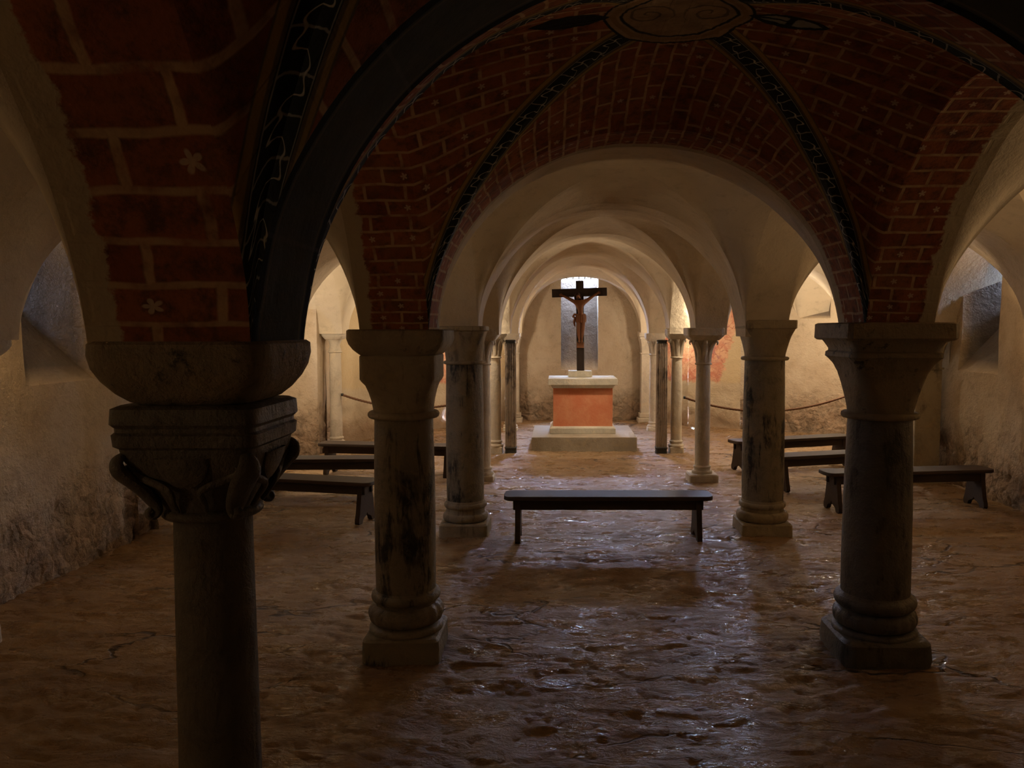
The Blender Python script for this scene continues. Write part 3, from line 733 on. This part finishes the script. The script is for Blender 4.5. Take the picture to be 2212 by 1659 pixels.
def slim(x, y, label, r, ha, ztop, zcap, leaf=True, mats=None, zb=0.13, hp=0.11):
    return column(x, y, label, abacus=[(ztop, ha - 0.006, 10), (ztop - 0.006, ha, 11), (ztop - 0.075, ha, 11), (ztop - 0.105, ha * 0.86, 9), (ztop - 0.125, ha * 0.74, 8)],
        capital=[(ztop - 0.12, ha * 0.66, 5), (ztop - 0.15, ha * 0.54, 3), (ztop - 0.20, (ha * 0.38 + r) / 2, 2.2), (zcap + 0.02, r + 0.006, 2), (zcap, r + 0.004, 2)],
        neck=(zcap, r + 0.016, 0.011), shaft=sh(zcap, r, zb, r + 0.004), base=[(zb + 0.02, r + 0.006, 2)] + torus(zb - 0.002, r + 0.02, 0.014) + [(zb - 0.035, r + 0.012, 2)] + torus(zb - 0.055, r + 0.035, 0.022), plinth=pl(zb - 0.065, -0.03, hp, 12),
        mats=mats or ('stone_pale',) * 4, extras=acanthus(r, ha * 0.66, zcap + 0.02, ztop - 0.12) if leaf else None)
slim(-0.755, 8.05, 'third slender pale column on the left, almost hidden behind the second tan one', 0.068, 0.165, 1.565, 1.20)
slim(1.493, 8.02, 'slender pale column with leaf capital on the right, a brown stain down its shaft', 0.070, 0.185, 1.570, 1.205, zb=0.15, hp=0.148)
slim(-0.772, 9.87, 'slender pale column behind the fluted dark pillar left of the altar', 0.064, 0.14, 1.560, 1.205, zb=0.15, hp=0.088)
slim(1.505, 9.87, 'slender pale column beside the fluted dark pillar right of the altar', 0.064, 0.14, 1.560, 1.205, zb=0.15, hp=0.088)
slim(-0.715, 12.05, 'pale column behind the altar on its left, mostly hidden', 0.075, 0.15, 1.500, 1.17, mats=('stone_white',) * 4)
slim(1.500, 12.05, 'whitish column brightly lit behind the altar on its right', 0.075, 0.15, 1.500, 1.17, mats=('stone_white',) * 4)
slim(-2.79, 9.90, 'slender pale wall column at the far left, tied to the rope', 0.070, 0.135, 1.555, 1.275, leaf=False, zb=0.19)
slim(3.80, 9.90, 'pale wall column at the far right end of the rope', 0.070, 0.135, 1.555, 1.275, leaf=False, zb=0.19)
def fluted(x, y, label):
    t = thing('fluted_pillar', label, 'pillar', (x, y, 0))
    MB().loft([(1.425, 0.056, 8), (1.420, 0.062, 8), (1.405, 0.062, 8), (1.400, 0.054, 6), (1.388, 0.060, 6), (1.375, 0.060, 5), (1.37, 0.052, 4)], 60).build('capital', M['stone_black'], t)
    MB().loft([(1.38, 0.062, 5, 20, 0.10), (1.2, 0.064, 5, 20, 0.10), (0.6, 0.066, 5, 20, 0.10), (0.08, 0.066, 5, 20, 0.10)], 160).build('shaft', M['marble_streak'], t)
    MB().loft([(0.09, 0.066, 6), (0.075, 0.078, 6), (0.06, 0.070, 6), (0.045, 0.068, 7), (0.02, 0.071, 8), (-0.03, 0.071, 8)], 60).build('base', M['stone_black'], t)
fluted(-0.580, 9.83, 'dark fluted marble pillar standing to the left of the altar')
fluted(1.312, 9.83, 'dark fluted marble pillar standing to the right of the altar')
def pilaster(x, y, label, hx, hy, ztop, mat='stone_pale', capz=1.17):
    t = thing('pilaster', label, 'pilaster', (x, y, 0))
    MB().box(-hx - .05, hx + .05, -hy - .05, hy, ztop - .10, ztop, .01).box(-hx - .03, hx + .03, -hy - .03, hy, ztop - .13, ztop - .10, 0).build('abacus', M[mat], t)
    v = MB(); v.loft([(ztop - .13, hx + .035, 10), (ztop - .2, hx + .02, 10), (capz + .05, hx + .004, 12), (capz, hx + .004, 12)], 40, aspect=hy / hx); v.build('capital', M[mat], t)
    MB().box(-hx - .012, hx + .012, -hy - .012, hy, capz - .02, capz, 0).build('neck_ring', M[mat], t)
    MB().box(-hx, hx, -hy, hy, 0.1, capz - .02, .006).build('shaft', M[mat], t)
    MB().box(-hx - .03, hx + .03, -hy - .03, hy, 0.08, 0.16, .012).box(-hx - .055, hx + .055, -hy - .055, hy, -0.03, 0.08, .01).build('base', M[mat], t)
pilaster(-0.72, 13.22, 'pale flat pilaster at the left side of the apse', 0.085, 0.10, 1.53)
pilaster(1.485, 13.22, 'pale flat pilaster at the right side of the apse', 0.075, 0.10, 1.53)
pilaster(3.755, 8.06, 'flat plastered pilaster on the right wall behind the bench', 0.13, 0.14, 1.53, 'stone_tan')
# respond of the near left wall, whose cushion abacus shows at the left edge
column(-2.88, 3.72, 'pale cushion abacus and capital at the left picture edge, by the wall', 
    abacus=[(1.518, 0.185, 10), (1.510, 0.192, 12), (1.475, 0.192, 12), (1.45, 0.182, 10), (1.43, 0.165, 9), (1.415, 0.15, 8)],
    capital=[(1.418, 0.15, 10), (1.36, 0.145, 8), (1.28, 0.11, 4), (1.2, 0.09, 2.4), (1.17, 0.088, 2)], neck=(1.16, 0.105, 0.012), shaft=sh(1.16, 0.085, 0.2, 0.09), base=torus(0.19, 0.105, 0.02) + torus(0.13, 0.115, 0.03), plinth=pl(0.1, -0.03, 0.115), mats=('stone_pale',) * 4)
for x_, y_, lb in ((-2.80, 5.97, 'tan wall column hidden behind the leaf capital column'), (3.79, 5.97, 'tan wall column past the right picture edge'),
                   (3.74, 3.72, 'tan wall column of the near right wall'), (-2.95, 8.05, 'tan wall column of the left recess')):
    slim(x_, y_, lb, 0.08, 0.145, 1.555, 1.2, leaf=False, mats=('stone_tan',) * 4)

# ================================================================ altar
t = thing('altar', 'stone altar with orange plastered front on a broad step', 'altar', (0.345, 10.0, 0))
MB().box(-0.668, 0.680, -0.02, 1.23, -0.03, 0.182, 0.006).build('step', M['step'], t)
v = MB(); v.box(-0.437, 0.431, 0.314, 1.02, 0.182, 0.252, 0.004)
v.loft([(0.252, 0.434, 30), (0.276, 0.402, 30)], 64, cx=-0.003, cy=0.667, aspect=0.353 / 0.434)
v.build('base_moulding', M['slab'], t)
MB().box(-0.395, 0.392, 0.364, 0.97, 0.27, 0.792, 0.004).build('body', M['orange'], t)
v = MB(); v.box(-0.458, 0.452, 0.285, 1.00, 0.826, 0.912, 0.004)
v.loft([(0.826, 0.425, 30), (0.785, 0.397, 30)], 64, cx=-0.003, cy=0.64, aspect=0.35 / 0.42)
v.build('tabletop', M['slab'], t)
o = MB().box(0.158, 0.475, 10.66, 10.92, 0.912, 0.992, 0.003).build('pedestal_block', M['slab']); o['label'] = 'low pale stone block on the altar top under the crucifix'; o['category'] = 'stone block'

# ================================================================ crucifix
cr = thing('crucifix', 'tall dark wooden crucifix with carved figure standing on the altar', 'crucifix', (0.325, 10.80, 0.992))
cr.rotation_euler = (0, math.radians(-0.7), 0)
zc = 1.066   # height of the crossbar centre over the block
v = MB(); v.box(-0.052, 0.052, -0.025, 0.025, -0.0, 1.225, 0.004)
v.build('upright', M['cross'], cr)
o = MB().box(-0.375, 0.375, -0.028, 0.022, -0.056, 0.056, 0.004).build('crossbar', M['cross'], cr); o.location = (-0.005, 0, zc); o.rotation_euler = (0, math.radians(-1.1), 0)
MB().box(-0.050, 0.050, -0.045, -0.02, 0.31, 0.395, 0.004).build('footrest', M['figure'], cr)
v = MB(); v.box(-0.045, 0.045, -0.075, -0.02, 0.385, 0.405, 0.004); v.build('foot_support', M['cross'], cr)
def skinned(name, pts, edges, parent, mat, root=0, sub=2):
    me = bpy.data.meshes.new(name); me.from_pydata([p[:3] for p in pts], edges, []); me.materials.append(mat)
    o = bpy.data.objects.new(name, me); link(o); o.parent = parent
    sk = o.modifiers.new('skin', 'SKIN'); sk.use_smooth_shade = True; sk.branch_smoothing = 0.4
    lay = me.skin_vertices[0] if len(me.skin_vertices) else None
    if lay is None:
        me.attributes  # no layer yet
    for i, p in enumerate(pts):
        r = p[3] if isinstance(p[3], tuple) else (p[3], p[3]); lay.data[i].radius = r
        lay.data[i].use_root = (i == root)
    s = o.modifiers.new('sub', 'SUBSURF'); s.levels = sub; s.render_levels = sub
    return o
B = [];  E = []
def V_(x, y, z, r, par=None):
    B.append((x, y, z, r)); i = len(B) - 1
    if par is not None: E.append((par, i))
    return i
fy0 = -0.065
pel = V_(0.012, fy0, 0.735, (0.060, 0.040)); wai = V_(0.008, fy0, 0.790, (0.054, 0.037), pel); rib = V_(0.000, fy0 - 0.008, 0.855, (0.068, 0.044), wai)
che = V_(-0.002, fy0 - 0.004, 0.915, (0.072, 0.044), rib); nek = V_(-0.008, fy0 - 0.006, 0.958, 0.024, che)
hd = V_(-0.020, fy0 - 0.020, 0.985, 0.026, nek); hd2 = V_(-0.030, fy0 - 0.028, 1.012, 0.038, hd); hd3 = V_(-0.034, fy0 - 0.024, 1.038, 0.030, hd2)
V_(-0.030, fy0 - 0.066, 1.004, 0.006, hd2)   # nose
for s in (-1, 1):
    hip = V_(0.010 + s * 0.030, fy0 - 0.002, 0.690, (0.038, 0.036), pel); kn = V_(0.004 + s * 0.027, fy0 - 0.030, 0.560, 0.027, hip)
    cf = V_(0.002 + s * 0.024, fy0 - 0.008, 0.500, 0.025, kn); an_ = V_(0.002 + s * 0.016, fy0 + 0.006, 0.425, 0.013, cf)
    ft = V_(0.002 + s * 0.016, fy0 - 0.012, 0.402, 0.015, an_); V_(0.002 + s * 0.015, fy0 - 0.040, 0.392, 0.012, ft)
    sd = V_(s * 0.072, fy0 + 0.004, 0.940, 0.031, che); el = V_(s * 0.150, fy0 + 0.016, 0.982 + (0.012 if s > 0 else 0), 0.0215, sd)
    wr = V_(s * 0.228, fy0 + 0.026, 1.022 + (0.022 if s > 0 else 0), 0.015, el); pm = V_(s * 0.252, fy0 + 0.024, 1.032 + (0.024 if s > 0 else 0), (0.015, 0.009), wr)
    for k, (dz, ln) in enumerate(((0.013, 0.024), (0.005, 0.030), (-0.003, 0.029), (-0.011, 0.023))):
        a = V_(s * (0.252 + ln * 0.6), fy0 + 0.018, B[pm][2] + dz, 0.0042, pm); V_(s * (0.252 + ln), fy0 + 0.006, B[pm][2] + dz * 1.25, 0.0036, a)
    V_(s * 0.256, fy0 + 0.012, B[pm][2] + 0.024, 0.0048, pm)
fig = skinned('carved_figure', B, E, cr, M['figure'])
v = MB(); hx, hy, hz = B[hd2][:3]
for k in range(9):
    a = PI * (0.08 + 0.84 * k / 8); P = [(hx + 0.030 * math.cos(a), hy + 0.006 + 0.024 * math.sin(a), hz + 0.030), (hx + 0.038 * math.cos(a), hy + 0.010 + 0.03 * math.sin(a), hz - 0.004), (hx + 0.042 * math.cos(a), hy + 0.012 + 0.024 * math.sin(a), hz - 0.048)]
    v.tube(P, [0.010, 0.013, 0.007], 8, up=(0, 1, 0))
v.tube([(hx, hy + 0.006, hz + 0.012), (hx - 0.002, hy + 0.008, hz + 0.042), (hx - 0.003, hy + 0.008, hz + 0.054)], [0.034, 0.027, 0.006], 14, up=(0, 1, 0))
v.tube([(hx + 0.002, hy - 0.026, hz - 0.022), (hx + 0.004, hy - 0.034, hz - 0.046)], [0.014, 0.004], 10, up=(0, 1, 0))
v.build('hair_and_beard', M['hair'], fig, 180)
v = MB()
v.loft([(0.775, 0.060, 2.4, 14, 0.06), (0.755, 0.068, 2.4, 14, 0.08), (0.72, 0.072, 2.4, 14, 0.10), (0.675, 0.069, 2.4, 14, 0.14), (0.655, 0.060, 2.4, 14, 0.16)], 84, cx=0.010, cy=fy0 + 0.004, aspect=0.72)
v.tube([(-0.045, fy0 - 0.01, 0.762), (-0.078, fy0 - 0.012, 0.768), (-0.096, fy0 - 0.010, 0.742), (-0.066, fy0 - 0.012, 0.722), (-0.078, fy0 - 0.008, 0.690), (-0.082, fy0 - 0.006, 0.655), (-0.074, fy0 - 0.004, 0.620), (-0.070, fy0, 0.600)], [0.014, 0.017, 0.017, 0.018, 0.016, 0.015, 0.010, 0.004], 10, up=(0, 1, 0), flat=0.6)
v.build('loincloth', M['figure'], fig, 60)

# ================================================================ benches
def bench_parts():
    L = 1.53; t = thing('bench', '', 'bench')
    W = 0.125; out = []
    for sgn in (1, -1):
        for k in range(9):
            a = -PI / 2 + PI * k / 8
            out.append((sgn * (L / 2 - 0.055 + 0.055 * math.cos(a)), sgn * (W - 0.05) * math.sin(a) + sgn * 0.05 * (1 if a > 0 else -1 if a < 0 else 0)))
    v = MB()
    n = len(out); rings = [(0.313, 0.93), (0.318, 1.0), (0.338, 1.0), (0.345, 0.97)]
    vv = [(x_ * (1 - (1 - s) * 0.15), y_ * s, z_) for z_, s in rings for x_, y_ in out]; ff = []
    for k in range(3):
        for i in range(n): j = (i + 1) % n; ff.append((k * n + i, k * n + j, (k + 1) * n + j, (k + 1) * n + i))
    ff.append(tuple(range(n))[::-1]); ff.append(tuple(3 * n + i for i in range(n))); v.add(vv, ff); v.build('seat', M['bench'], t)
    MB().box(-L / 2 + 0.07, L / 2 - 0.07, -0.075, -0.052, 0.238, 0.314, 0.003).box(-L / 2 + 0.07, L / 2 - 0.07, 0.052, 0.075, 0.238, 0.314, 0.003).build('apron', M['bench'], t)
    prof = [(-0.085, 0.314), (-0.098, 0.22), (-0.120, 0.10), (-0.138, 0.05), (-0.140, 0.02), (-0.125, 0.002), (-0.100, 0.0), (-0.082, 0.012), (-0.070, 0.038), (-0.040, 0.055), (-0.018, 0.060), (0.0, 0.085)]
    prof = prof + [(-a, b) for a, b in prof[::-1][1:]]
    for s in (-1, 1):
        MB().prism(prof, 'x', s * (L / 2 - 0.105) - 0.019, s * (L / 2 - 0.105) + 0.019).build('leg', M['bench'], t)
    return t
b0 = bench_parts()
bl = [((0.375, 5.74), 0.0, 'dark wooden bench alone in the middle of the nave before the altar'),
      ((-2.19, 6.42), -0.235, 'nearest of the left benches, its rounded end beside the cushion abacus column'),
      ((-2.02, 7.40), 0.03, 'middle of the three left benches, between the nearest and the farthest'),
      ((-1.79, 8.30), -0.16, 'farthest left bench, in front of the slender wall column'),
      ((2.63, 8.78), 0.33, 'farthest right bench, below the sagging rope'),
      ((2.80, 7.72), 0.28, 'right bench in the middle, close behind the black stained column'),
      ((3.03, 6.76), 0.125, 'nearest right bench passing behind the thick dark column')]
for i, ((x_, y_), rz, lb) in enumerate(bl):
    o = b0 if i == 0 else copy_tree(b0)
    o.location = (x_, y_, 0); o.rotation_euler = (0, 0, rz); o['label'] = lb; o['group'] = 'dark wooden benches in the crypt'

# ================================================================ ropes
def rope(p0, p1, sag, label):
    n = 160; P = []
    for k in range(n + 1):
        u = k / n; P.append((p0[0] + (p1[0] - p0[0]) * u, p0[1] + (p1[1] - p0[1]) * u, p0[2] + (p1[2] - p0[2]) * u - sag * 4 * u * (1 - u)))
    t = thing('barrier_rope', label, 'rope', p0)
    q = [(a - p0[0], b - p0[1], c - p0[2]) for a, b, c in P]
    MB().tube(q, 0.013, 12, lobes=3, ldep=0.28, twist=55).build('rope', M['rope'], t, 180)
    for e in (q[0], q[-1]):
        MB().tube([(e[0] - 0.012, e[1], e[2]), (e[0] + 0.012, e[1], e[2])], 0.018, 10).build('end_cap', M['iron'], t)
rope((-2.70, 9.87, 0.735), (-0.855, 9.87, 0.735), 0.165, 'twisted brown rope hanging between the two left columns by the rear wall')
rope((1.605, 9.87, 0.700), (3.71, 9.87, 0.745), 0.195, 'twisted brown rope sagging from the altar column to the right wall column')
